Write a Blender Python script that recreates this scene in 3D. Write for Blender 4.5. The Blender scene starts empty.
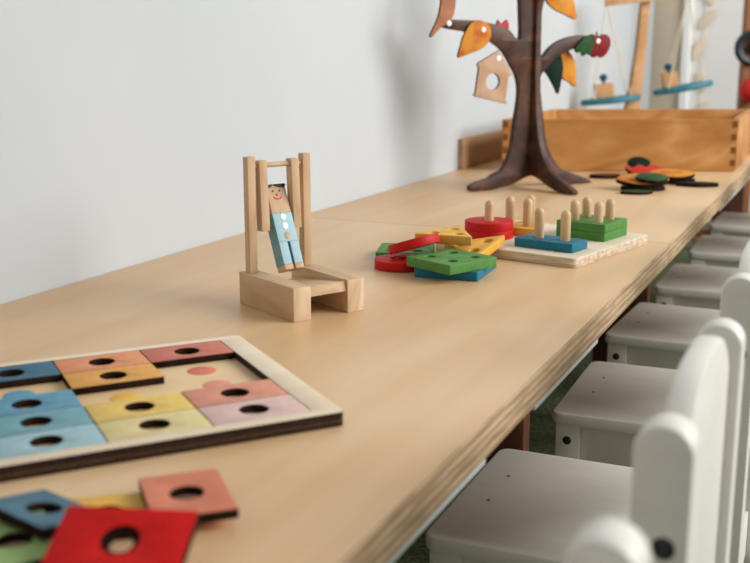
import bpy, bmesh, math, random
from math import sin, cos, pi, radians as R
from mathutils import Vector, Matrix
random.seed(5)
scene = bpy.context.scene
COL = scene.collection
zv0 = Vector((0, 0, 1))
ZT = 0.50                      # table top height

# ------------------------------------------------------------------ materials
def lin(h):
    h = h.lstrip('#')
    v = [int(h[i:i+2], 16)/255 for i in (0, 2, 4)]
    return tuple(x/12.92 if x <= .04045 else ((x+.055)/1.055)**2.4 for x in v) + (1,)

def base_mat(name, rough=.5, spec=.4):
    m = bpy.data.materials.new(name); m.use_nodes = True
    nt = m.node_tree; b = nt.nodes['Principled BSDF']
    b.inputs['Roughness'].default_value = rough
    b.inputs['Specular IOR Level'].default_value = spec
    return m, nt, b

def noise_chain(nt, scale3, nscale, detail=4, rough=.55, dist=0.0, coord='Object'):
    tc = nt.nodes.new('ShaderNodeTexCoord'); mp = nt.nodes.new('ShaderNodeMapping')
    mp.inputs['Scale'].default_value = scale3
    n = nt.nodes.new('ShaderNodeTexNoise')
    n.inputs['Scale'].default_value = nscale; n.inputs['Detail'].default_value = detail
    n.inputs['Roughness'].default_value = rough; n.inputs['Distortion'].default_value = dist
    nt.links.new(tc.outputs[coord], mp.inputs['Vector']); nt.links.new(mp.outputs['Vector'], n.inputs['Vector'])
    return n

def ramp(nt, src, stops):
    r = nt.nodes.new('ShaderNodeValToRGB'); e = r.color_ramp.elements
    while len(e) < len(stops): e.new(.5)
    for el, (p, c) in zip(e, stops): el.position = p; el.color = lin(c)
    nt.links.new(src, r.inputs['Fac']); return r

def bump(nt, b, src, strength=.1, dist=.001):
    bp = nt.nodes.new('ShaderNodeBump'); bp.inputs['Strength'].default_value = strength; bp.inputs['Distance'].default_value = dist
    nt.links.new(src, bp.inputs['Height']); nt.links.new(bp.outputs['Normal'], b.inputs['Normal'])

def noisy(name, c0, c1, scale=60, rough=.5, spec=.4, s3=(1, 1, 1), lo=.3, hi=.7, bmp=0, detail=4):
    m, nt, b = base_mat(name, rough, spec)
    n = noise_chain(nt, s3, scale, detail)
    r = ramp(nt, n.outputs['Fac'], [(lo, c0), (hi, c1)])
    nt.links.new(r.outputs['Color'], b.inputs['Base Color'])
    if bmp: bump(nt, b, n.outputs['Fac'], bmp)
    return m

def wood(name, dark, mid, light, axis='x', fine=90, rough=.5, broad=6, dist=.6, spec=.35):
    """long-grained wood: fine streaks along an axis and broad cathedral figure"""
    m, nt, b = base_mat(name, rough, spec)
    st = {'x': (.06, 1, 1), 'y': (1, .06, 1), 'z': (1, 1, .06)}[axis]
    st2 = {'x': (.22, 1, 1), 'y': (1, .22, 1), 'z': (1, 1, .22)}[axis]
    n1 = noise_chain(nt, st, fine, 5, .6)
    n2 = noise_chain(nt, st2, broad, 2, .5, dist)
    w = nt.nodes.new('ShaderNodeMath'); w.operation = 'MULTIPLY'; w.inputs[1].default_value = 9
    nt.links.new(n2.outputs['Fac'], w.inputs[0])
    fr = nt.nodes.new('ShaderNodeMath'); fr.operation = 'PINGPONG'; fr.inputs[1].default_value = 1
    nt.links.new(w.outputs[0], fr.inputs[0])
    mx = nt.nodes.new('ShaderNodeMix'); mx.data_type = 'FLOAT'; mx.inputs[0].default_value = .38
    nt.links.new(n1.outputs['Fac'], mx.inputs[2]); nt.links.new(fr.outputs[0], mx.inputs[3])
    r = ramp(nt, mx.outputs[0], [(.2, dark), (.5, mid), (.8, light)])
    nt.links.new(r.outputs['Color'], b.inputs['Base Color'])
    bump(nt, b, n1.outputs['Fac'], .05)
    return m

def layered(name, cols, pitch, axis='Z', rough=.7, streak=30, wob=.15):
    """plywood edge: stacked veneers across an axis with streaky grain"""
    m, nt, b = base_mat(name, rough, .2)
    tc = nt.nodes.new('ShaderNodeTexCoord'); sp = nt.nodes.new('ShaderNodeSeparateXYZ')
    nt.links.new(tc.outputs['Object'], sp.inputs[0])
    d = nt.nodes.new('ShaderNodeMath'); d.operation = 'DIVIDE'; d.inputs[1].default_value = pitch
    nt.links.new(sp.outputs[axis], d.inputs[0])
    n = noise_chain(nt, (1, .12, 1), streak, 4)
    ad = nt.nodes.new('ShaderNodeMath'); ad.operation = 'MULTIPLY_ADD'; ad.inputs[1].default_value = wob
    nt.links.new(n.outputs['Fac'], ad.inputs[0]); nt.links.new(d.outputs[0], ad.inputs[2])
    fr = nt.nodes.new('ShaderNodeMath'); fr.operation = 'FRACT'
    nt.links.new(ad.outputs[0], fr.inputs[0])
    r = ramp(nt, fr.outputs[0], [(i/len(cols), c) for i, c in enumerate(cols)])
    n2 = noise_chain(nt, (1, .2, 2), streak*3, 5)
    mix = nt.nodes.new('ShaderNodeMix'); mix.data_type = 'RGBA'; mix.blend_type = 'MULTIPLY'; mix.inputs[0].default_value = .5
    r2 = ramp(nt, n2.outputs['Fac'], [(.35, '#a58f78'), (.6, '#ffffff')])
    nt.links.new(r.outputs['Color'], mix.inputs[6]); nt.links.new(r2.outputs['Color'], mix.inputs[7])
    nt.links.new(mix.outputs[2], b.inputs['Base Color'])
    return m

M = {}
M['wall'] = noisy('wall_paint', '#bbbfc0', '#c0c3c3', 3, .9, .1)
M['wall_end'] = noisy('end_wall_paint', '#e2e1de', '#e8e6e2', 3, .9, .1)
M['beige'] = noisy('beige_paint', '#c3b59f', '#cbbda8', 4, .9, .1)
M['trim_white'] = noisy('trim_paint', '#efeeea', '#f4f3ef', 8, .7, .2)
M['floor'] = noisy('green_carpet', '#454d36', '#747c5e', 120, .95, .05, lo=.35, hi=.65, bmp=.3)
M['table'] = wood('birch_plywood', '#cfa675', '#d8b284', '#dfbe94', 'y', 40, .38, 2.2, .9, .5)
M['table_edge'] = layered('plywood_edge', ['#a08262', '#cdb698', '#c2a683', '#a88a66', '#d0ba9c', '#bb9a75'], .0165)
M['rail'] = noisy('pale_metal', '#b9c0bf', '#c9cfce', 30, .4, .5)
M['brownpanel'] = wood('redbrown_wood', '#4a2a1c', '#5c3524', '#6b402c', 'z', 60, .6, 6)
M['beech'] = wood('beech', '#bd9871', '#caa882', '#d4b793', 'y', 160, .55, 20, .4)
M['beechz'] = wood('beech_upright', '#bc9770', '#c8a680', '#d2b591', 'z', 160, .55, 20, .4)
M['beech_end'] = wood('beech_end_grain', '#c4a37d', '#d6bb98', '#e0c9aa', 'z', 90, .7, 24, 1.2)
M['peg'] = wood('peg_wood', '#bf9a6d', '#cfad82', '#d9bb92', 'z', 140, .5, 20, .3)
M['board_pale'] = wood('pale_board', '#e0cdb0', '#e8d8be', '#eee0ca', 'y', 60, .5, 5)
M['board_edge'] = layered('pale_board_edge', ['#d6c2a4', '#e6d7be', '#e2d0b4', '#d8c5a8', '#e8dbc5'], .007, wob=.02)
def paint(n, c0, c1): M[n] = noisy('paint_'+n, c0, c1, 140, .5, .2, bmp=.05)
paint('blue', '#1d6a80', '#27788e'); paint('green', '#4b8038', '#588c43'); paint('red', '#b81512', '#c41a15'); paint('yellow', '#dda43e', '#e4b151')
M['walnut'] = wood('dark_walnut', '#2e1a10', '#4a2a1a', '#623c26', 'z', 70, .5, 8)
M['burnt'] = noisy('burnt_edge', '#1c110b', '#2f1d13', 120, .8, .1)
M['leaf_orange'] = noisy('orange_leaf', '#b5521f', '#d08a30', 30, .6, .15, lo=.32, hi=.54, detail=6)
M['leaf_green'] = noisy('green_leaf', '#143417', '#2f5a28', 60, .6, .15)
M['leaf_dark'] = noisy('dark_green_leaf', '#0a1a12', '#142e20', 70, .65, .12)
M['apple'] = noisy('apple_red', '#6a0b0e', '#861114', 40, .6, .2)
M['bright_red'] = noisy('bright_red', '#b81a18', '#d0241f', 50, .5, .3)
M['darkred'] = noisy('dark_red', '#5a1714', '#7a2019', 50, .5, .3)
M['birdwood'] = wood('bird_wood', '#8f5a38', '#a86e48', '#b98058', 'x', 60, .6, 8)
M['housewood'] = wood('house_wood', '#ad8765', '#b99474', '#c29f80', 'y', 80, .6, 10)
M['magnet'] = noisy('magnet_white', '#f2eee6', '#ffffff', 30, .4, .5)
M['crate'] = wood('crate_birch', '#a46a34', '#bb8348', '#cf9c62', 'x', 24, .5, 4.5, 1.2, .2)
M['joint'] = noisy('joint_end_grain', '#6e4526', '#84552f', 200, .8, .1)
M['brownboard'] = wood('brown_board', '#a07c57', '#ae8a64', '#ba9670', 'y', 50, .6, 6)
M['chair'] = noisy('white_lacquer', '#e2ddd2', '#e8e3d8', 18, .42, .4, s3=(1, 4, 1))
M['bolt'] = noisy('black_bolt', '#0c0c0d', '#1a1a1b', 60, .35, .5)
M['dent'] = noisy('screw_dent', '#6e5a44', '#84705a', 60, .8, .2)
M['pan'] = noisy('teal_pan', '#2c6b7d', '#397c8e', 40, .5, .3)
M['navy'] = noisy('navy_knob', '#173f58', '#20506c', 40, .4, .4)
M['string'] = noisy('pale_string', '#d9cbb4', '#e6dac6', 90, .9, .1)
M['pine'] = wood('pine', '#b98a5c', '#c99b6c', '#d5ab7e', 'z', 40, .6, 6)
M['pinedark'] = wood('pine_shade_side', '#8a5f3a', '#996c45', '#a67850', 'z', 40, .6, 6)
M['tan'] = noisy('tan_wood', '#d8c5ae', '#e0cfba', 30, .7, .2)
M['standwood'] = wood('stand_wood', '#7a4a2c', '#8d5836', '#9c6641', 'z', 40, .5, 6)
M['blackmetal'] = noisy('black_metal', '#101516', '#1d2425', 40, .4, .4)
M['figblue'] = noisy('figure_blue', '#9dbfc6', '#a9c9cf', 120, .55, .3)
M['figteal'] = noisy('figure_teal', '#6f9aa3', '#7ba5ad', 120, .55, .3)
M['black'] = noisy('black_paint', '#131314', '#1e1e1f', 100, .5, .3)
M['white'] = noisy('white_paint', '#f0efeb', '#fafaf7', 100, .5, .3)
M['redink'] = noisy('red_ink', '#c22420', '#cf2f28', 100, .5, .3)
M['tray_frame'] = wood('tray_birch', '#dcc6a6', '#e4d1b4', '#ebdbc2', 'x', 60, .5, 5)
M['tray_base'] = wood('tray_base', '#d9b585', '#e1bf90', '#e8ca9f', 'x', 70, .5, 6)
M['tray_edge'] = layered('burnt_plywood', ['#21130c', '#3a2416', '#2a190f', '#4a3120', '#24150d'], .0055)
for nm, c in dict(t_navy='#3f6478', t_blue='#5c8ca0', t_teal='#6c979f', t_lightblue='#94b0b4', t_salmonorange='#d38c64', t_orange='#d49a52',
                  t_yellow='#d9b766', t_pale='#d3c08a', t_rose='#c07462', t_salmon='#d08e76', t_pink='#d2b2a8',
                  d_blue='#5f94a8', d_yellow='#e4b04c', d_red='#d67a66', d_pink='#dc9280',
                  l_salmon='#cd7c60', l_red='#c41512', l_blue='#4c6a7a', l_green='#8fa868', l_yellow='#d9a84e').items():
    r, g, b = (int(c[i:i+2], 16) for i in (1, 3, 5))
    c2 = '#%02x%02x%02x' % tuple(min(255, int(x*1.05)+2) for x in (r, g, b))
    M[nm] = noisy('tile_'+nm[2:], c, c2, 120, .6, .15)

# ------------------------------------------------------------------ geometry helpers
def link(name, me, parent=None, loc=(0, 0, 0), rot=(0, 0, 0)):
    o = bpy.data.objects.new(name, me); COL.objects.link(o)
    o.parent = parent; o.location = loc; o.rotation_euler = rot
    return o

def tag(o, label=None, cat=None, group=None, kind=None):
    for k, v in (('label', label), ('category', cat), ('group', group), ('kind', kind)):
        if v: o[k] = v
    return o

def thing(name, label, cat, loc=(0, 0, 0), rz=0, group=None):
    o = bpy.data.objects.new(name, None); o.empty_display_size = .03; COL.objects.link(o)
    o.location = loc; o.rotation_euler = (0, 0, rz)
    return tag(o, label, cat, group)

def finish(bm, name, mats, smooth=35):
    me = bpy.data.meshes.new(name)
    bmesh.ops.recalc_face_normals(bm, faces=bm.faces)
    bm.to_mesh(me); bm.free()
    for m in (mats if isinstance(mats, (list, tuple)) else [mats]): me.materials.append(m)
    sm(me, smooth)
    return me

def sm(me, ang=35):
    if ang:
        me.shade_smooth(); me.set_sharp_from_angle(angle=R(ang))

def add_box(bm, x0, x1, y0, y1, z0, z1, bev=0, seg=2, mi=0):
    r = bmesh.ops.create_cube(bm, size=1)
    vs = r['verts']
    for v in vs:
        v.co = Vector(((x0+x1)/2 + v.co.x*(x1-x0), (y0+y1)/2 + v.co.y*(y1-y0), (z0+z1)/2 + v.co.z*(z1-z0)))
    fs = set(f for v in vs for f in v.link_faces)
    for f in fs: f.material_index = mi
    if bev:
        es = list({e for v in vs for e in v.link_edges})
        bmesh.ops.bevel(bm, geom=es, offset=bev, segments=seg, affect='EDGES', profile=.6)

def box(name, mat, parent, x0, x1, y0, y1, z0, z1, bev=.001, seg=2):
    bm = bmesh.new(); add_box(bm, x0, x1, y0, y1, z0, z1, bev, seg)
    return link(name, finish(bm, name, mat), parent)

def add_lathe(bm, prof, n=24, mtx=None, caps=True):
    rings = []
    for r, z in prof:
        if r < 1e-6: rings.append([bm.verts.new((0, 0, z))])
        else: rings.append([bm.verts.new((r*cos(2*pi*i/n), r*sin(2*pi*i/n), z)) for i in range(n)])
    for a, b in zip(rings, rings[1:]):
        for i in range(n):
            j = (i+1) % n
            if len(a) == 1 and len(b) > 1: bm.faces.new((a[0], b[i], b[j]))
            elif len(b) == 1 and len(a) > 1: bm.faces.new((a[i], a[j], b[0]))
            elif len(a) > 1: bm.faces.new((a[i], a[j], b[j], b[i]))
    for rg in (rings[0], rings[-1]):
        if len(rg) > 1 and caps: bm.faces.new(rg)
    if mtx is not None:
        bmesh.ops.transform(bm, matrix=mtx, verts=[v for rg in rings for v in rg])

def add_tube(bm, pts, r, n=10):
    pts = [Vector(p) for p in pts]; rings = []
    for i, p in enumerate(pts):
        t = (pts[min(i+1, len(pts)-1)] - pts[max(i-1, 0)]).normalized()
        ref = Vector((0, 0, 1)) if abs(t.z) < .9 else Vector((1, 0, 0))
        u = t.cross(ref).normalized(); w = t.cross(u)
        rings.append([bm.verts.new(p + u*r*cos(2*pi*k/n) + w*r*sin(2*pi*k/n)) for k in range(n)])
    for a, b in zip(rings, rings[1:]):
        for k in range(n): bm.faces.new((a[k], a[(k+1) % n], b[(k+1) % n], b[k]))
    bm.faces.new(rings[0]); bm.faces.new(rings[-1])

def tube(name, mat, parent, pts, r, n=10):
    bm = bmesh.new(); add_tube(bm, pts, r, n); return link(name, finish(bm, name, mat), parent)

def circ(cx, cy, r, n=32, ry=None):
    return [(cx + r*cos(2*pi*i/n), cy + (ry or r)*sin(2*pi*i/n)) for i in range(n)]

def rrect(w, h, r, n=5, cx=0, cy=0):
    out = []
    for sx, sy, a0 in ((1, 1, 0), (-1, 1, 90), (-1, -1, 180), (1, -1, 270)):
        for i in range(n+1):
            a = R(a0 + 90*i/n); out.append((cx + sx*(w/2-r) + r*cos(a), cy + sy*(h/2-r) + r*sin(a)))
    return out

def rpoly(pts, r, n=5):
    """polygon with rounded corners"""
    out = []; L = len(pts)
    for i in range(L):
        p = Vector(pts[i]); a = (Vector(pts[i-1])-p).normalized(); b = (Vector(pts[(i+1) % L])-p).normalized()
        p0, p1 = p+a*r, p+b*r
        for k in range(n+1):
            t = k/n; out.append(tuple(p0*(1-t)**2 + p*2*t*(1-t) + p1*t*t))
    return out

def spline(pts, sub=5, closed=True):
    out = []; n = len(pts)
    for i in range(n if closed else n-1):
        p = [Vector(pts[(i+k) % n] if closed else pts[max(0, min(n-1, i+k))]) for k in (-1, 0, 1, 2)]
        for s in range(sub):
            t = s/sub
            out.append(tuple(.5*(2*p[1] + (p[2]-p[0])*t + (2*p[0]-5*p[1]+4*p[2]-p[3])*t*t + (3*p[1]-p[0]-3*p[2]+p[3])*t**3)))
    if not closed: out.append(tuple(pts[-1]))
    return out

def plate_mesh(name, loops, t, mats, bev=.0006, smooth=35):
    """solid plate cut from an outline (first loop) with holes (other loops): bottom at z=0, top at z=t"""
    cu = bpy.data.curves.new(name, 'CURVE'); cu.dimensions = '2D'; cu.fill_mode = 'BOTH'
    for lp in loops:
        s = cu.splines.new('POLY'); s.points.add(len(lp)-1); s.use_cyclic_u = True
        for p, q in zip(s.points, lp): p.co = (q[0], q[1], 0, 1)
    cu.extrude = t/2 - bev; cu.bevel_depth = bev; cu.offset = -bev; cu.bevel_resolution = 1
    ob = bpy.data.objects.new(name, cu); COL.objects.link(ob)
    dg = bpy.context.evaluated_depsgraph_get(); dg.update()
    me = bpy.data.meshes.new_from_object(ob.evaluated_get(dg))
    bpy.data.objects.remove(ob); bpy.data.curves.remove(cu)
    me.name = name
    bm = bmesh.new(); bm.from_mesh(me)
    bmesh.ops.remove_doubles(bm, verts=bm.verts, dist=1e-6)
    for v in bm.verts: v.co.z += t/2
    bm.normal_update()
    mats = mats if isinstance(mats, (list, tuple)) else [mats]
    for f in bm.faces:
        f.material_index = (0 if abs(f.normal.z) > .6 else 1) if len(mats) > 1 else 0
    me.materials.clear()
    for m in mats: me.materials.append(m)
    bm.to_mesh(me); bm.free()
    sm(me, smooth)
    return me

def plate(name, loops, t, mats, parent=None, loc=(0, 0, 0), rot=(0, 0, 0), bev=.0006):
    return link(name, plate_mesh(name, loops, t, mats, bev), parent, loc, rot)

def orient(o, origin, xa, ya):
    xa = Vector(xa).normalized(); ya = Vector(ya); za = xa.cross(ya).normalized(); ya = za.cross(xa)
    m = Matrix((xa, ya, za)).transposed().to_4x4(); m.translation = Vector(origin)
    o.matrix_world = m
    return o

# ------------------------------------------------------------------ the setting
def struct(o): o['kind'] = 'structure'; return o
WX = -.925
struct(box('floor', M['floor'], None, -1.1, 3.0, -1.2, 5.4, -.06, 0, 0))
struct(box('wall_left', M['wall'], None, WX-.12, WX, -1.2, 5.4, 0, 4.2, 0))
struct(box('wall_back', M['wall_end'], None, WX, 3.0, 5.2, 5.4, 0, 4.2, 0))
struct(box('trim_1', M['beige'], None, WX, -.79, 5.15, 5.2, 0, 4.2, .004))
struct(box('trim_2', M['trim_white'], None, -.79, -.755, 5.13, 5.2, 0, 4.2, .004))
# right wall with its long window (behind the photographer's right shoulder)
bm = bmesh.new()
add_box(bm, 2.9, 3.0, -1.2, 5.2, 0, .75); add_box(bm, 2.9, 3.0, -1.2, 5.2, 3.75, 4.2)
add_box(bm, 2.9, 3.0, -1.2, .3, .75, 3.75); add_box(bm, 2.9, 3.0, 5.0, 5.2, .75, 3.75)
struct(link('wall_right', finish(bm, 'wall_right', M['wall'], 0)))
bm = bmesh.new()
for y in (.3, 1.45, 2.62, 3.8, 4.95): add_box(bm, 2.92, 2.98, y, y+.05, .75, 3.75, .004)
add_box(bm, 2.92, 2.98, .3, 5.0, .75, .8, .004); add_box(bm, 2.92, 2.98, .3, 5.0, 3.7, 3.75, .004)
struct(link('window_1', finish(bm, 'window_1', M['trim_white'])))

# ------------------------------------------------------------------ tables
def table(label, y0, y1, panels, rails):
    t = thing('long_table', label, 'table', (0, 0, 0))
    x0, x1 = WX+.001, -.2625
    bm = bmesh.new(); add_box(bm, x0, x1, y0, y1, ZT-.034, ZT, .0012, 2)
    bm.normal_update()
    for f in bm.faces: f.material_index = 0 if abs(f.normal.z) > .7 else 1
    link('tabletop', finish(bm, 'tabletop', [M['table'], M['table_edge']]), t)
    for y in panels: 
        for xa in (WX+.04, -.488): box('leg', M['brownpanel'], t, xa, xa+.11, y, y+.03, 0, ZT-.034, .002)
        box('cross_rail', M['brownpanel'], t, WX+.15, -.488, y+.005, y+.025, ZT-.10, ZT-.034, .002)
    for a, b in rails: box('rail', M['rail'], t, -.292, -.268, a, b, ZT-.046, ZT-.034, .001)
    return t
table('nearer birch plywood table with the acrobat toy, wall-side worktop', -.35, 1.6992, (.472, 1.315), ((-.3, .82), (.97, 1.24)))
table('farther birch plywood table carrying the dark wooden tree and crate', 1.7008, 4.3, (2.205, 4.1), ((2.4, 4.0),))

# ------------------------------------------------------------------ chairs
def make_chair(label, group):
    t = thing('child_chair', label, 'chair', (0, 0, 0), 0, group)
    st = plate('seat', [rpoly([(.14, .143), (-.15, .143), (-.15, -.143), (.14, -.143)], .018)], .018, M['chair'], t, (0, 0, .272), bev=.004)
    bm = bmesh.new()
    bm.free()
    for y in (-.028, .050):
        bm = bmesh.new(); add_lathe(bm, [(.0026, 0), (.0026, .0003), (.0014, .0003)], 10, Matrix.Translation((-.112, y, .018)))
        link('screw_dent', finish(bm, 'screw_dent', M['dent']), st)
    for s in (-1, 1):
        lg = box('front_leg', M['chair'], t, -.143, -.108, min(s*.108, s*.138), max(s*.108, s*.138), 0, .272, .003)
        bm = bmesh.new(); add_lathe(bm, [(.0062, 0), (.0062, .001), (.004, .0022), (0, .0025)], 16, Matrix.Translation((-.126, s*.138, .249)) @ Matrix.Rotation(-s*pi/2, 4, 'X'))
        link('bolt', finish(bm, 'bolt', M['bolt']), lg)
        # back post, a plank with a rounded top
        prof = [(-.017, 0), (.017, 0), (.017, .580)] + [(.017*cos(a), .580+.017*sin(a)) for a in [pi*i/14 for i in range(1, 14)]] + [(-.017, .580)]
        me = plate_mesh('back_post', [prof], .028, M['chair'], .003)
        p = link('back_post', me, t)
        p.rotation_euler = (pi/2, 0, 0); p.location = (.155, .135 if s > 0 else -.107, 0)
        bm = bmesh.new(); add_lathe(bm, [(.0066, 0), (.0066, .001), (.0045, .0022), (0, .0025)], 18, Matrix.Translation((.003, .525, 0 if s > 0 else .028)) @ Matrix.Rotation(0 if s < 0 else pi, 4, 'X'))
        link('bolt', finish(bm, 'bolt', M['bolt']), p)
        box('side_apron', M['chair'], t, -.108, .138, min(s*.112, s*.128), max(s*.112, s*.128), .215, .272, .002)
    box('front_apron', M['chair'], t, -.14, -.124, -.108, .108, .215, .272, .002)
    box('back_apron', M['chair'], t, .147, .163, -.107, .107, .215, .272, .002)
    top = [(.1065*math.copysign(1, u)*abs(u), .566 + .041*(1-abs(u)**3)) for u in [i/14 for i in range(14, -15, -1)]]
    pr = [(-.1065, .375), (.1065, .375)] + top
    b = plate('backrest', [pr], .018, M['chair'], t, bev=.004)
    b.matrix_local = Matrix(((0, 0, 1, .146), (1, 0, 0, 0), (0, 1, 0, 0), (0, 0, 0, 1)))
    return t
def copy_tree(o, parent=None):
    c = o.copy(); COL.objects.link(c)
    if parent:
        c.parent = parent; c.matrix_parent_inverse = o.matrix_parent_inverse.copy()
    for ch in list(o.children): copy_tree(ch, c)
    return c
G = 'white children\'s chairs along the table'
chairs = [(-.24, .312, 0, 'white child chair at bottom edge, only its rounded post top showing'),
          (-.24, .708, 0, 'white child chair with its big arched backrest and black bolt in full view'),
          (-.245, 1.133, .5, 'white child chair whose whole seat shows beside the brown table leg'),
          (-.227, 1.580, 1.5, 'white child chair with black bolt, second visible seat along the table'),
          (-.245, 2.030, -2, 'white child chair, third visible seat, beside the pale peg board corner'),
          (-.24, 2.480, 0, 'white child chair, fourth seat, below the table seam'),
          (-.235, 2.930, 1, 'blurred white child chair next to last in the row'),
          (-.24, 3.390, -1, 'blurred white child chair at the far end of the row')]
c0 = None
for x, y, rz, lab in chairs:
    c = make_chair(lab, G) if c0 is None else copy_tree(c0)
    c0 = c0 or c
    c.location = (x, y, 0); c.rotation_euler = (0, 0, R(rz)); c['label'] = lab

# ------------------------------------------------------------------ acrobat toy
ac = thing('acrobat_toy', 'beech squeeze toy with a painted acrobat swinging between two posts', 'toy', (-.5605, 1.0170, ZT), R(62))
def rail_block(x0, x1):
    bm = bmesh.new(); add_box(bm, x0, x1, 0, .118, 0, .0392, .0012, 2)
    bm.normal_update()
    for f in bm.faces: f.material_index = 1 if abs(f.normal.y) > .8 else 0
    return link('base_rail', finish(bm, 'base_rail', [M['beech'], M['beech_end']]), ac)
rail_block(0, .0235); rail_block(.0745, .0980)
cb = box('cross_plate', M['beech'], ac, -.0252, .0252, -.05, .05, -.0058, .0058, .0006)
cb.location = (.0490, .0525, .0255); cb.rotation_euler = (R(-7), 0, 0)
for x in (.0095, .0866): box('post', M['beechz'], ac, x-.0054, x+.0054, .0985, .1095, .0392, .1765, .0012)
tube('bar', M['beechz'], ac, [(.010, .104, .1655), (.086, .104, .1655)], .003, 12)
for x in (.0248, .0695):
    a = box('arm', M['beechz'], ac, x-.0055, x+.0055, -.0064, .0064, -.0775, .006, .0012)
    a.location = (0, .104, .1655); a.rotation_euler = (R(-3), 0, 0)
PZ, PY = .0945, .0995
tube('hand_pin', M['beechz'], ac, [(.026, PY, PZ), (.069, PY, PZ)], .0019, 10)
bm = bmesh.new(); add_box(bm, -.0125, .0125, -.0085, .0085, .0105, .0425, .0008, 2)
fg = link('acrobat_figure', finish(bm, 'acrobat_figure', M['beechz']), ac, (.0478, PY, PZ), (R(-23), 0, 0))
fg.scale = (1.06, 1.05, 1.09)
tag(fg, 'flat painted acrobat figure with smiling face')
bm = bmesh.new(); add_box(bm, -.0127, .0127, -.0087, .0087, -.022, .0105, .0006, 2)
bm.normal_update()
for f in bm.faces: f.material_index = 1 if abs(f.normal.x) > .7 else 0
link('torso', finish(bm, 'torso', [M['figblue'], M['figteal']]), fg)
for s in (-1, 1):
    bm = bmesh.new(); add_box(bm, min(s*.0016, s*.0127), max(s*.0016, s*.0127), -.0087, .0087, -.047, -.022, .0006, 2)
    bm.normal_update()
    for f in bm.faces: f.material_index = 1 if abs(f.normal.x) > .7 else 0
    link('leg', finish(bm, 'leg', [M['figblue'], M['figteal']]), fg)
    bm = bmesh.new(); add_box(bm, min(s*.0014, s*.0125), max(s*.0014, s*.0125), -.009, .0085, -.053, -.047, .0008, 2)
    link('foot', finish(bm, 'foot', M['beechz']), fg)
def on_front(name, loops, mat, x, z, t=.0005):
    o = plate(name, loops, t, mat, fg, bev=.0001)
    o.matrix_local = Matrix(((1, 0, 0, x), (0, 0, -1, -.0085), (0, 1, 0, z), (0, 0, 0, 1)))
    return o
for x in (-.0052, .0038): on_front('eye', [circ(0, 0, .00105, 12)], M['black'], x, .0352)
on_front('nose', [circ(0, 0, .0013, 14)], M['redink'], -.0006, .0310)
sm_pts = [(.0062*cos(a), .0052*sin(a)) for a in [pi*(1.12+.76*i/14) for i in range(15)]]
sm_in = [(.0050*cos(a), .0038*sin(a)) for a in [pi*(1.88-.76*i/14) for i in range(15)]]
on_front('mouth', [sm_pts + sm_in], M['redink'], -.0004, .0305)
on_front('hair', [spline([(-.0122, .0008), (-.0085, .0002), (-.0055, .0014), (-.0045, .0034), (-.0122, .0036)], 3)], M['black'], 0, .039)
on_front('hair', [spline([(-.0025, .0026), (.002, .0006), (.0085, -.0003), (.0122, .0008), (.0123, .0036), (-.001, .0037)], 3)], M['black'], 0, .039)
bm = bmesh.new(); add_box(bm, -.0126, .0126, -.0086, .0086, .0422, .0432, .0004)
link('hair', finish(bm, 'hair', M['black']), fg)
on_front('button', [circ(0, 0, .0036, 20)], M['white'], .0004, .0055).location.y = -.0087
on_front('button', [circ(0, 0, .0038, 20)], M['white'], .0004, -.0045).location.y = -.0087
o = on_front('button', [circ(0, 0, .0034, 20, .0044)], M['beechz'], .0004, -.0155); o.location.y = -.0087
tag(o, 'bare wood oval on the belly')

# ------------------------------------------------------------------ peg board and shape blocks
PB = thing('peg_board', 'pale square board with nine rounded pegs holding coloured shapes', 'peg board', (-.357, 1.458, ZT), R(77))
plate('board', [rpoly([(-.013, -.012), (.236, -.012), (.236, .226), (-.013, .226)], .008)], .014, [M['board_pale'], M['board_edge']], PB, bev=.0012)
pegs = dict(blue=[(.045, .035), (.045, .078)], green=[(.152, .035), (.152, .075), (.192, .035), (.192, .075)],
            red=[(.066, .177)], yellow=[(.124, .142), (.124, .174), (.158, .156)])
for col in pegs:
    for x, y in pegs[col]:
        bm = bmesh.new(); r = .0073
        add_lathe(bm, [(r, .010), (r, .063)] + [(r*cos(a), .063+.0085*sin(a)) for a in [pi/2*i/6 for i in range(1, 6)]] + [(0, .0715)], 20, Matrix.Translation((x, y, 0)))
        link('peg', finish(bm, 'peg', M['peg']), PB)
bmat = PB.matrix_basis.copy()
def pbw(x, y):
    c, s = cos(R(77)), sin(R(77)); return (-.357 + c*x - s*y, 1.458 + s*x + c*y)
T = .013
def block(name, label, outline, holes, col, loc, rz, cat='block', group=None, rot=None, t=T):
    o = plate(name, [outline] + [circ(x, y, .0082, 18) for x, y in holes], t, M[col], None, loc, rot or (0, 0, rz), bev=.0008)
    return tag(o, label, cat, group)
sq = rrect(.082, .082, .0025); rc = rrect(.050, .095, .0025); H4 = [(-.02, -.02), (.02, -.02), (-.02, .02), (.02, .02)]
x, y = pbw(.0445, .058); block('rectangle_block', 'blue rectangular block threaded on two pegs of the board', rc, [(0, -.0225), (0, .0205)], 'blue', (x, y, ZT+.0141), R(77))
x, y = pbw(.172, .055)
block('square_block', 'lower green square block on four pegs, directly on the board', sq, H4, 'green', (x, y, ZT+.0141), R(77))
block('square_block', 'upper green square block stacked on another, four pegs through it', sq, H4, 'green', (x, y, ZT+.0141+T+.0002), R(77.6))
x, y = pbw(.066, .177)
dk = circ(0, 0, .0375, 64)
block('round_block', 'lower red disc on the single peg, resting on the board', dk, [(0, 0)], 'red', (x, y, ZT+.0141), 0)
block('round_block', 'upper red disc on the single peg, top face showing', dk, [(0, 0)], 'red', (x, y, ZT+.0141+T+.0001), 0)
tri = lambda s, r=.003: rpoly([(s*.577*cos(a), s*.577*sin(a)) for a in (R(0), R(120), R(240))], r)
px = [(.124, .142), (.124, .174), (.158, .156)]
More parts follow.
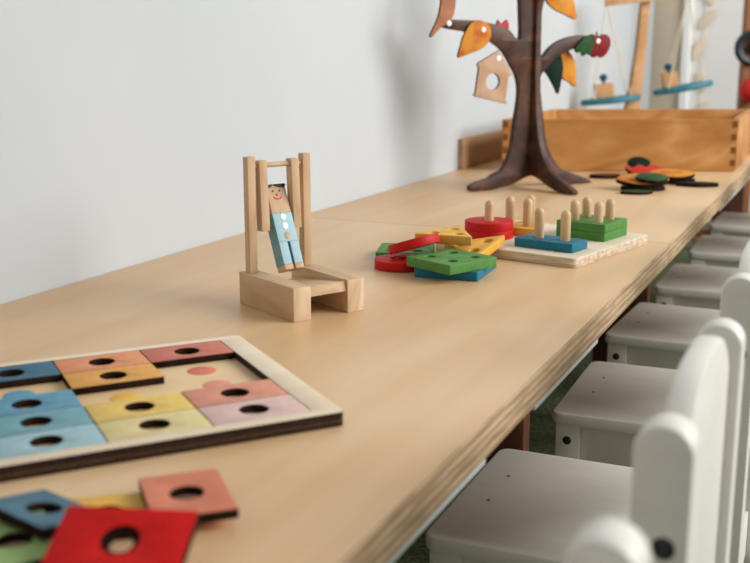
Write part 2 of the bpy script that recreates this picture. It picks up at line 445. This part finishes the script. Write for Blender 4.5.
TC = (.132, .157)
triP = rpoly([(.098, .205), (.190, .158), (.100, .106)][::-1], .003)
block('triangle_block', 'yellow triangular block threaded on pegs behind the red discs',
      [(a-TC[0], b-TC[1]) for a, b in triP], [(a-TC[0], b-TC[1]) for a, b in px], 'yellow', (*pbw(*TC), ZT+.0141), R(77))
# the loose heap beside the board
block('rectangle_block', 'loose blue block lying on the table under the green square', rrect(.088, .104, .0025), [(-.02, .02), (.02, -.015)], 'blue', (-.4915, 1.354, ZT+.0001), R(4))
block('square_block', 'loose green square with four holes lying over the blue block', rrect(.084, .09, .0025), [(-.02, -.021), (.021, -.021), (-.02, .021), (.021, .021)], 'green', (-.489, 1.328, ZT+T+.0003), R(-25))
block('square_block', 'loose green square at the far left of the heap, partly hidden', rrect(.08, .08, .0025), H4, 'green', (-.597, 1.426, ZT+.0001), R(17))
block('round_block', 'loose red disc lying flat on the table at the left of the heap', circ(0, 0, .0365, 64), [(0, 0)], 'red', (-.573, 1.350, ZT+.0001), 0)
# tilted red disc, left edge low, near edge high
o = block('round_block', 'loose red disc lying tilted on top of the heap, showing its worn rim', circ(0, 0, .0365, 64), [(0, 0)], 'red', (0, 0, 0), 0)
rv = Vector((cos(R(24.4)), sin(R(24.4)), 0)); gv = Vector((-sin(R(24.4)), cos(R(24.4)), 0)); zv = Vector((0, 0, 1))
orient(o, Vector((-.556, 1.362, ZT+.0265)), rv*cos(R(15)) + zv*sin(R(15)), gv*cos(R(12)) - zv*sin(R(12)))
# yellow triangle leaning from the table onto the board
V1, V2, V3 = Vector((-.464, 1.490, ZT+.0200)), Vector((-.480, 1.405, ZT+.0005)), Vector((-.548, 1.457, ZT+.0068))
c = (V1+V2+V3)/3; xa = (V1-c).normalized(); nz = (V1-V3).cross(V2-V3).normalized()
if nz.z < 0: nz = -nz
ya = nz.cross(xa)
o = block('triangle_block', 'loose yellow triangle leaning on the board edge, right of the heap', rpoly([((v-c).dot(xa), (v-c).dot(ya)) for v in (V1, V3, V2)], .003), [(.022, 0), (-.012, .019), (-.012, -.019)], 'yellow', (0, 0, 0), 0)
orient(o, c, xa, ya)
ytri = [(-.572, 1.397), (-.536, 1.490), (-.486, 1.402)]
cx, cy = sum(p[0] for p in ytri)/3, sum(p[1] for p in ytri)/3
block('triangle_block', 'loose yellow triangle with three holes at the back top of the heap', rpoly([(a-cx, b-cy) for a, b in ytri][::-1], .003),
      [((a-cx)*.42, (b-cy)*.42) for a, b in ytri], 'yellow', (cx, cy, ZT+.0285), 0)

# ------------------------------------------------------------------ colour-matching tray
TR = thing('colour_tray', 'flat birch sorting tray with pastel hole-punched tiles in columns', 'tray', (-.3625, .7415, ZT), R(50.5))
# local x runs back along the long side (negative = away to the left), y runs towards the wall
W0, CP, RP = .0235, .0822, .0476
XL = -(W0*2 + 4*CP)
outer = rpoly([(XL, 0), (0, 0), (0, .2645), (XL, .2645)], .007)
inner = rpoly([(-W0-4*CP, .0145), (-W0, .0145), (-W0, .2535), (-W0-4*CP, .2535)], .002)
plate('frame', [outer, inner], .0072, [M['tray_frame'], M['tray_edge']], TR, (0, 0, .005), bev=.0004)
bs = plate('base_panel', [outer], .005, [M['tray_base'], M['tray_edge']], TR, bev=.0003)
def cell(c, r): return (-W0-CP*(c+.5), .0145 + .239*(4.5-r)/5)     # c: 0 rightmost column; r: 0 = row by the wall
for (c, r, m) in ((2, 1, 'd_blue'), (1, 2, 'd_yellow'), (0, 1, 'd_red'), (0, 2, 'd_pink')):
    x, y = cell(c, r)
    tag(plate('colour_dot', [circ(0, 0, .0135, 28)], .0003, M[m], bs, (x, y, .005), bev=.0001), 'printed %s dot' % {'d_blue': 'blue', 'd_yellow': 'yellow', 'd_red': 'red', 'd_pink': 'pink'}[m])
def tile_mesh(m, w=.0812, h=.0470): return plate_mesh('colour_tile', [rrect(w, h, .001, 2), circ(0, 0, .0122, 28)], .0068, [M[m], M['burnt']], .0003)
trm = Matrix.Translation((-.3625, .7415, ZT)) @ Matrix.Rotation(R(50.5), 4, 'Z')
tiles = [(2, 0, 't_navy', 'slate blue tile in the back row of the blue column'),
         (2, 2, 't_blue', 'mid blue tile just in front of the blue dot gap'),
         (2, 3, 't_teal', 'greyed teal tile, second from the near edge of the blue column'),
         (2, 4, 't_lightblue', 'palest blue tile along the near edge of the tray'),
         (1, 0, 't_salmonorange', 'salmon orange tile in the back row between blue and rose'),
         (1, 1, 't_orange', 'amber orange tile behind the yellow dot gap'),
         (1, 3, 't_yellow', 'mustard yellow tile in front of the yellow dot gap'),
         (1, 4, 't_pale', 'palest yellow tile along the near edge of the tray'),
         (0, 0, 't_rose', 'dusky rose tile in the back right corner of the tray'),
         (0, 3, 't_salmon', 'salmon pink tile in front of the two red dots'),
         (0, 4, 't_pink', 'palest pink tile in the near right corner of the tray')]
for c, r, m, lab in tiles:
    x, y = cell(c, r)
    p = trm @ Vector((x, y, .0052))
    o = link('colour_tile', tile_mesh(m), None, p, (0, 0, R(50.5)))
    tag(o, lab, 'tile', 'pastel tiles set in the tray')
# loose tiles in the near left corner
def loose(m, lab, cx, cy, z, rz, w=.058, h=.058, rot=None):
    o = link('colour_tile', plate_mesh('colour_tile', [rrect(w, h, .001, 2), circ(0, 0, .0115, 28)], .0068, [M[m], M['burnt']], .0003), None, (cx, cy, z), rot or (0, 0, R(rz)))
    return tag(o, lab, 'tile', 'loose tiles in front of the tray')
loose('l_yellow', 'loose amber tile mostly hidden under the red and salmon ones', -.424, .514, ZT+.0001, 38, .056, .056)
loose('l_green', 'loose light green tile at the bottom left corner', -.450, .459, ZT+.0001, -30, .068, .058)
loose('l_salmon', 'loose salmon tile, rightmost of the scattered tiles', -.385, .549, ZT+.0070, -46, .071, .054)
loose('l_blue', 'loose slate blue tile at the left behind the green one', -.456, .492, ZT+.0062, -16, .066, .047, (R(-9), 0, R(-14)))
o = loose('l_red', 'loose bright red tile propped up on top of the other scattered tiles', 0, 0, 0, 0, .081, .052)
xr = Vector((cos(R(18.4)), sin(R(18.4)), 0)); yr = Vector((-xr.y, xr.x, 0))*cos(R(20)) + zv0*sin(R(20))
orient(o, Vector((-.383, .491, ZT+.0218)) - yr*.026, xr, yr)
tag(plate('burnt_ring', [circ(0, 0, .0121, 28), circ(0, 0, .0075, 24)], .0035, M['burnt'], o, (0, 0, .0005), bev=.0002), 'dark scorched rim inside the hole')

# ------------------------------------------------------------------ wooden season tree
TC3 = Vector((-.66, 2.285, ZT)); AD = Vector((.602, .799, 0)).normalized(); AN = Vector((AD.y, -AD.x, 0))
tree = thing('wooden_tree', 'dark walnut slot-together tree with hanging ornaments', 'toy tree', TC3)
outA = [(-.155, .0005), (-.12, .0005), (-.093, .003), (-.053, .010), (-.02, .022), (0, .026), (.02, .022), (.06, .008), (.1, .001), (.158, .0005), (.166, .005), (.12, .023), (.077, .039), (.043, .082), (.031, .124), (.019, .19), (.014, .235),
        (.028, .255), (.055, .279), (.092, .295), (.131, .308), (.140, .318), (.127, .328), (.08, .321), (.043, .304), (.016, .279), (.008, .30), (.007, .33), (.012, .37), (.022, .41), (.05, .46), (.11, .49), (.108, .505), (.05, .49), (.018, .48), (.008, .56), (-.014, .56), (-.022, .48), (-.07, .50), (-.14, .51), (-.14, .497), (-.08, .475), (-.05, .43), (-.042, .36), (-.041, .322), (-.05, .318),
        (-.077, .341), (-.121, .351), (-.171, .356), (-.229, .356), (-.236, .348), (-.229, .340), (-.187, .334), (-.145, .327), (-.12, .316), (-.094, .301), (-.078, .286), (-.061, .262), (-.049, .244), (-.042, .22), (-.042, .19), (-.05, .14), (-.058, .087), (-.076, .047), (-.106, .029), (-.15, .018), (-.164, .008)]
outB = [(-.150, .0005), (-.11, .0005), (-.07, .010), (-.03, .024), (0, .027), (.03, .024), (.07, .010), (.11, .0005), (.150, .0005), (.156, .008), (.13, .020), (.08, .040), (.045, .080), (.026, .14), (.018, .22), (.015, .32), (.022, .41), (.09, .47), (.085, .485), (.03, .46), (.012, .55), (-.012, .55), (-.03, .46), (-.085, .485), (-.09, .47), (-.022, .41), (-.015, .32), (-.018, .22), (-.026, .14), (-.045, .080), (-.08, .040), (-.13, .020), (-.156, .008)]
BD = Vector((-AD.y, AD.x, 0))
for nm, ol, d in (('trunk_panel', outA, AD), ('trunk_panel', outB, BD)):
    me = plate_mesh(nm, [spline(ol, 4)], .014, M['walnut'], .001)
    o = link(nm, me, tree)
    n = d.cross(zv)
    # local x = d, local y = up, local z = n
    o.matrix_local = Matrix(((d.x, 0, n.x, -n.x*.007), (d.y, 0, n.y, -n.y*.007), (0, 1, n.z, 0), (0, 0, 0, 1)))
def ornament(name, label, cat, loops, mats, off, t=.006, magnet=None, smooth=True, group='ornaments on the wooden tree', extra=None):
    o = plate(name, loops, t, mats, None, bev=.0006)
    n = AD.cross(zv)
    p = TC3 + n*(.0072+off)
    o.matrix_world = Matrix(((AD.x, 0, n.x, p.x), (AD.y, 0, n.y, p.y), (0, 1, n.z, p.z), (0, 0, 0, 1)))
    tag(o, label, cat, group)
    if magnet:
        bm = bmesh.new(); add_lathe(bm, [(.0055, 0), (.0055, .0006), (.0045, .001), (0, .001)], 18, Matrix.Translation((*magnet, t)))
        link('magnet', finish(bm, 'magnet', M['magnet']), o)
    if extra: extra(o)
    return o
B = M['burnt']
leafO = spline([(-.202, .281), (-.196, .305), (-.189, .325), (-.172, .350), (-.148, .356), (-.127, .345), (-.122, .325), (-.132, .307), (-.150, .296), (-.179, .287)], 4)
ornament('leaf_ornament', 'orange leaf hung on the left branch of the tree', 'ornament', [leafO], [M['leaf_orange'], B], 0, magnet=(-.141, .337))
bird = spline([(-.240, .425), (-.222, .43), (-.212, .41), (-.211, .385), (-.217, .362), (-.230, .348), (-.248, .338), (-.266, .322), (-.270, .326), (-.256, .352), (-.248, .375)], 4)
ornament('bird_ornament', 'brown wooden bird perched at the left branch tip', 'ornament', [bird], [M['birdwood'], B], .0005, magnet=(-.226, .349))
house = [(-.150, .261), (-.154, .264), (-.152, .270), (-.101, .295), (-.067, .248), (-.067, .242), (-.074, .243), (-.081, .190), (-.0785, .189), (-.0785, .184), (-.157, .200), (-.162, .204), (-.158, .208)]
ornament('birdhouse_ornament', 'pale wooden birdhouse with round hole hanging below the left branch', 'ornament', [house, circ(-.115, .231, .0172, 32)], [M['housewood'], B], 0, magnet=(-.101, .279))
heart = spline([(-.094, .338), (-.091, .355), (-.088, .357), (-.079, .350), (-.069, .358), (-.065, .356), (-.062, .345), (-.067, .328), (-.082, .322)], 4)
ornament('flower_ornament', 'small red tulip peeping over the left branch', 'ornament', [heart], [M['bright_red'], B], -.021)
leafT = spline([(.018, .402), (.037, .383), (.065, .372), (.101, .361), (.098, .382), (.090, .402), (.07, .418), (.04, .42)], 4)
ornament('leaf_ornament', 'orange leaf at the top edge, right of the trunk', 'ornament', [leafT], [M['leaf_orange'], B], 0)
oleaf = spline([(.074, .288), (.090, .298), (.106, .288), (.119, .268), (.124, .240), (.124, .216), (.105, .226), (.086, .236), (.078, .26)], 4)
ornament('leaf_ornament', 'orange leaf below the right branch behind the dark green one', 'ornament', [oleaf], [M['leaf_orange'], B], -.021)
dleaf = spline([(.030, .262), (.050, .284), (.070, .290), (.081, .280), (.086, .258), (.083, .232), (.075, .201), (.063, .218), (.047, .240)], 4)
ornament('leaf_ornament', 'dark green leaf under the right branch beside the trunk', 'ornament', [dleaf], [M['leaf_dark'], B], -.0204, t=.006)
gleaf = spline([(.102, .300), (.108, .290), (.118, .292), (.124, .283), (.134, .288), (.143, .286), (.151, .300), (.154, .318), (.145, .328), (.125, .322)], 4)
ornament('leaf_ornament', 'small green leaf at the right branch tip next to the apple', 'ornament', [gleaf], [M['leaf_green'], B], .0002)
def stem(o):
    bm = bmesh.new(); add_tube(bm, [(.176, .322, .003), (.174, .329, .003), (.172, .335, .003)], .0018, 8); link('stem', finish(bm, 'stem', M['burnt']), o)
apple = spline([(.146, .316), (.147, .300), (.156, .285), (.168, .279), (.177, .283), (.187, .279), (.201, .287), (.211, .304), (.210, .320), (.200, .329), (.187, .329), (.176, .324), (.163, .330), (.152, .327)], 4)
ornament('apple_ornament', 'dark red apple hanging at the right branch tip', 'ornament', [apple], [M['apple'], B], -.0138, magnet=(.176, .315), extra=stem)

# ------------------------------------------------------------------ pile of loose ornaments by the crate
RVa = R(24.4)
def leafshape(L, W): return spline([(-L/2, 0), (-L*.3, W*.36), (0, W/2), (L*.3, W*.36), (L/2, 0), (L*.3, -W*.36), (0, -W/2), (-L*.3, -W*.36)], 4)
def flat(name, label, loops, m, x, y, z, rz=0, t=.006, tilt=0):
    o = plate(name, loops, t, [M[m], B], None, (x, y, ZT+z), (R(tilt), 0, RVa+R(rz)), bev=.0006)
    return tag(o, label, 'ornament', 'loose ornaments heaped by the crate')
flat('leaf_ornament', 'dark red leaf lying alone at the left of the heap by the crate', [leafshape(.075, .05)], 'darkred', -.548, 2.525, .0002, 5, .008)
flat('leaf_ornament', 'green leaf at the very front of the heap by the crate', [leafshape(.07, .045)], 'leaf_green', -.424, 2.270, .0002, 4)
flat('leaf_ornament', 'dark leaf under the orange one, front of the heap', [leafshape(.095, .07)], 'leaf_dark', -.424, 2.340, .0002, -5, .008)
flat('leaf_ornament', 'orange leaf under the green one in the heap by the crate', [leafshape(.115, .08)], 'leaf_orange', -.426, 2.340, .0165, 0, .008, 11)
flat('leaf_ornament', 'mid green leaf on top of the orange one in the heap', [leafshape(.072, .06)], 'leaf_green', -.405, 2.332, .0248, 8, .006, 11)
flat('leaf_ornament', 'dark green leaf at the back of the heap, touching the crate side', [leafshape(.055, .04)], 'leaf_dark', -.490, 2.628, .0250, 0, .008, 30)
flat('leaf_ornament', 'dark leaf lying under the red tulip in the heap', [leafshape(.08, .06)], 'leaf_dark', -.456, 2.560, .0002, 10, .008)
tul = spline([(-.042, -.02), (-.045, .018), (-.028, .008), (-.012, .026), (.004, .008), (.02, .022), (.045, .0), (.02, -.018), (-.01, -.028)], 4)
flat('flower_ornament', 'bright red tulip lying in the middle of the heap', [tul], 'bright_red', -.456, 2.545, .0170, 0, .008, 15)
flat('leaf_ornament', 'dark leaf lying under the large orange leaf, right of the heap', [leafshape(.10, .06)], 'leaf_dark', -.384, 2.488, .0002, 0, .010)
flat('leaf_ornament', 'large orange leaf on the right of the heap by the crate', [leafshape(.108, .068)], 'leaf_orange', -.388, 2.485, .0160, 4, .008, 10)
flat('leaf_ornament', 'dark green leaf, rightmost of the heap, near the table edge', [leafshape(.092, .045)], 'leaf_dark', -.326, 2.452, .0002, -8, .008)

# ------------------------------------------------------------------ crate
cr = thing('wooden_crate', 'open birch crate with dark finger joints behind the tree', 'crate', (-.812, 2.555, ZT))
FL, FR, BR, BL = [Vector(p) for p in ((0, 0), (.529, .230), (.517, .735), (-.01, .50))]
CH, th = .128, .016
def wallpanel(nm, a, b, inn, z0=.0005, z1=CH, m='crate'):
    bm = bmesh.new()
    vs = [bm.verts.new((*p, z)) for z in (z0, z1) for p in (a, b, b+inn, a+inn)]
    for q in ((0, 1, 2, 3), (4, 5, 6, 7), (0, 1, 5, 4), (1, 2, 6, 5), (2, 3, 7, 6), (3, 0, 4, 7)): bm.faces.new([vs[i] for i in q])
    bmesh.ops.recalc_face_normals(bm, faces=bm.faces)
    bmesh.ops.bevel(bm, geom=list(bm.edges), offset=.0015, segments=2, affect='EDGES')
    return link(nm, finish(bm, nm, M[m]), cr)
df = (FR-FL).normalized(); ds = (BL-FL).normalized(); dr = (BR-FR).normalized(); nf = Vector((-df.y, df.x))
fp = wallpanel('front_panel', FL, FR, nf*th)
wallpanel('back_panel', BL, BR, -nf*th)
wallpanel('side_panel', FL+ds*(th+.003), BL-ds*(th+.003), Vector((th, 0)))
wallpanel('side_panel', FR+dr*(th+.003), BR-dr*(th+.003), Vector((-th, 0)))
bm = bmesh.new()
vs = [bm.verts.new((*p, z)) for z in (.003, .010) for p in (FL*.96+BR*.04, FR*.96+BL*.04, BR*.96+FL*.04, BL*.96+FR*.04)]
for q in ((0, 1, 2, 3), (4, 5, 6, 7), (0, 1, 5, 4), (1, 2, 6, 5), (2, 3, 7, 6), (3, 0, 4, 7)): bm.faces.new([vs[i] for i in q])
link('bottom_panel', finish(bm, 'bottom_panel', M['crate'], 0), cr)
for e0, sgn in ((FL, 1), (FR, -1)):
    bm = bmesh.new()
    for k in range(4):
        z = .014 + k*.0315; c = e0 + df*sgn*.0065
        vs = [bm.verts.new((*(c + df*u + nf*v), z+w)) for w in (0, .015) for u, v in ((-.0062, -.0008), (.0062, -.0008), (.0062, .002), (-.0062, .002))]
        for q in ((0, 1, 2, 3), (4, 5, 6, 7), (0, 1, 5, 4), (1, 2, 6, 5), (2, 3, 7, 6), (3, 0, 4, 7)): bm.faces.new([vs[i] for i in q])
    tag(link('finger_joint', finish(bm, 'finger_joint', M['joint'], 0), fp), 'dark end-grain finger joints')
tag(box('wooden_board', M['brownboard'], None, WX+.0005, WX+.014, 2.545, 3.5, ZT+.0003, ZT+.077, .001),
    'low brown board standing against the wall behind the tree', 'board')

# ------------------------------------------------------------------ hanging-pan balance at the far end
g = Vector((-sin(R(24.4)), cos(R(24.4)), 0))
BX = Vector((-.735, 3.75, ZT))
bal = thing('balance_scale', 'tall pine balance with two teal pans hung on strings', 'scale', BX, R(24.4))
plate('foot', [rrect(.16, .12, .01)], .018, M['pine'], bal, (.0, 0, .0005), bev=.002)
bm = bmesh.new()
prof = [(-.03, .018), (.028, .018), (.03, .14), (.038, .30), (.042, .47), (.018, .47), (.006, .30), (-.012, .14)]
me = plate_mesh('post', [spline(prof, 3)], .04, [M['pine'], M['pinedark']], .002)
p = link('post', me, bal); p.rotation_euler = (pi/2, 0, 0); p.location = (0, .02, 0)
bm = bmesh.new(); add_box(bm, -.14, .14, -.045, -.022, -.011, .011, .002)
bmo = link('beam', finish(bm, 'beam', M['pine']), bal, (.028, 0, .462), (0, R(-6), 0))
pans = []
for px_, pz, tilt, att in ((-.077, .131, -6, (-.108, .449)), (.168, .172, -10, (.165, .476))):
    pan = plate('pan', [spline([(-.102, 0), (-.06, .035), (0, .048), (.06, .035), (.102, 0), (.06, -.035), (0, -.048), (-.06, -.035)], 4)], .020, M['pan'], bal, (px_, -.034, pz-.014), (0, R(tilt), 0), bev=.006)
    for sx, sy in ((-.06, -.034), (-.06, .034), (.06, -.034), (.06, .034)):
        st = tube('string', M['string'], bal, [(px_+sx, -.034+sy, pz+.004 - sx*sin(R(tilt))), (att[0], -.034, att[1])], .0016, 6)
        st.parent = bal
    pans.append((px_, pz, tilt))
def weight(lab, px_, pz, w):
    q = BX + Matrix.Rotation(R(24.4), 3, 'Z') @ Vector((px_, -.034, pz))
    t = thing('toy_weight', lab, 'weight', q, R(24.4), 'toy weights on the balance pans')
    box('body', M['pine'], t, -w, w, -.02, .02, 0, .048, .004)
    bm = bmesh.new(); add_lathe(bm, [(.004, .047), (.005, .056), (.011, .060), (.014, .068), (.011, .076), (0, .081)], 16)
    link('knob', finish(bm, 'knob', M['navy']), t)
    return t
weight('pale block weight with navy knob on the left, lower pan', -.077-.022, .131+.004, .030).rotation_euler[1] = R(-6)
weight('pale block weight with navy knob on the right, higher pan', .168-.045, .172-.001, .024).rotation_euler[1] = R(-10)

# ------------------------------------------------------------------ far-end decor and stand
gar = thing('hanging_garland', 'tan wooden garland hanging on the white end wall', 'garland', (-.70, 5.196, .35))
tube('string', M['string'], gar, [(0, -.006, 0), (0, -.006, 1.1)], .003, 6)
for k, (dx, dz, a, w) in enumerate(((.0, 1.02, 80, .13), (-.005, .80, 75, .07), (0, .69, -60, .12), (.012, .58, 50, .12), (-.02, .45, 65, .12), (0.0, .30, -75, .10), (0, .16, 60, .12))):
    o = plate('wooden_piece', [leafshape(w, .045)], .008, M['tan'], gar, (dx, -.004, dz), (pi/2, R(-a), 0), bev=.001)
sd = thing('wooden_stand', 'tall brown wooden stand on the floor beyond the table end', 'stand', (-.44, 4.62, 0), R(24.4))
box('post', M['standwood'], sd, -.035, .035, -.025, .025, .03, 1.45, .006)
box('foot', M['standwood'], sd, -.22, .22, -.16, -.12, .012, .05, .006)
box('foot', M['standwood'], sd, -.14, .2, .10, .14, .012, .05, .006)
box('foot_brace', M['standwood'], sd, -.03, .03, -.12, .10, .015, .045, .004)
bm = bmesh.new()
add_lathe(bm, [(.040, -.012), (.058, -.016), (.070, 0), (.058, .016), (.040, .012), (.040, -.012)], 28, caps=False)
add_lathe(bm, [(.012, -.016), (.02, 0), (.012, .016)], 16)
add_tube(bm, [(-.05, 0, 0), (.05, 0, 0)], .006, 8); add_tube(bm, [(0, -.05, 0), (0, .05, 0)], .006, 8)
wmesh = finish(bm, 'wheel', M['blackmetal'])
wh = link('wheel_ring', wmesh, sd, (-.012, -.046, .80), (pi/2, 0, 0)); tag(wh, 'dark ring with a hub fixed on the post')
bm = bmesh.new(); add_lathe(bm, [(0, -.05)] + [(.05*cos(a), .05*sin(a)) for a in [pi*(-.45+.9*i/12) for i in range(13)]] + [(0, .05)], 24)
bl = link('ball', finish(bm, 'ball', M['bright_red']), sd, (-.008, -.072, .635)); tag(bl, 'round red ball on the post')
bm = bmesh.new(); add_lathe(bm, [(.0, -.02), (.05, -.02), (.062, -.01), (.062, .01), (.05, .02), (0, .02)], 24)
for k in range(8):
    a = pi*k/4; add_tube(bm, [(.05*cos(a), .05*sin(a), 0), (.072*cos(a), .072*sin(a), 0)], .008, 8)
cw = link('caster', finish(bm, 'caster', M['blackmetal']), sd, (.03, -.19, .073), (pi/2, 0, 0)); tag(cw, 'black knobbed caster wheel')

# ------------------------------------------------------------------ light
w = bpy.data.worlds.new('sky'); scene.world = w; w.use_nodes = True
nt = w.node_tree; bg = nt.nodes['Background']
tcn = nt.nodes.new('ShaderNodeTexCoord'); sp = nt.nodes.new('ShaderNodeSeparateXYZ')
nt.links.new(tcn.outputs['Generated'], sp.inputs[0])
rr = nt.nodes.new('ShaderNodeValToRGB'); rr.color_ramp.elements[0].position = .3; rr.color_ramp.elements[1].position = .95
e = rr.color_ramp.elements.new(.55)
for el, c in zip(rr.color_ramp.elements, ((.45, .43, .38, 1), (.95, .95, .95, 1), (.6, .62, .66, 1))): el.color = c
mp = nt.nodes.new('ShaderNodeMapRange'); mp.inputs[1].default_value = -1; mp.inputs[2].default_value = 1
nt.links.new(sp.outputs['Z'], mp.inputs[0]); nt.links.new(mp.outputs[0], rr.inputs['Fac']); nt.links.new(rr.outputs['Color'], bg.inputs['Color'])
bg.inputs['Strength'].default_value = .43
L = bpy.data.lights.new('window_daylight', 'AREA'); L.shape = 'RECTANGLE'; L.size = 3.6; L.size_y = 2.4; L.energy = 225; L.color = (.985, .99, 1.0)
lo = bpy.data.objects.new('window_daylight', L); COL.objects.link(lo)
lo.location = (2.88, 2.65, 1.62)
lo.rotation_euler = Vector((-1, 0, 0)).to_track_quat('-Z', 'Y').to_euler()
# area: x along y axis of room
lo.matrix_world = Matrix(((0, 0, 1, 2.88), (1, 0, 0, 2.65), (0, 1, 0, 2.45), (0, 0, 0, 1)))

# ------------------------------------------------------------------ camera
cam = bpy.data.cameras.new('camera'); co = bpy.data.objects.new('camera', cam); COL.objects.link(co)
co.location = (0, 0, .80)
co.rotation_euler = (R(90-12.310), 0, R(24.387))
cam.sensor_width = 32; cam.lens = 1070*32/750; cam.clip_start = .02
cam.dof.use_dof = True; cam.dof.focus_distance = 1.38; cam.dof.aperture_fstop = 5.4
scene.camera = co
scene.view_settings.view_transform = 'Standard'; scene.view_settings.look = 'None'
scene.view_settings.exposure = .13; scene.view_settings.gamma = 1; scene.view_settings.use_curve_mapping = False
scene.cycles.use_denoising = True
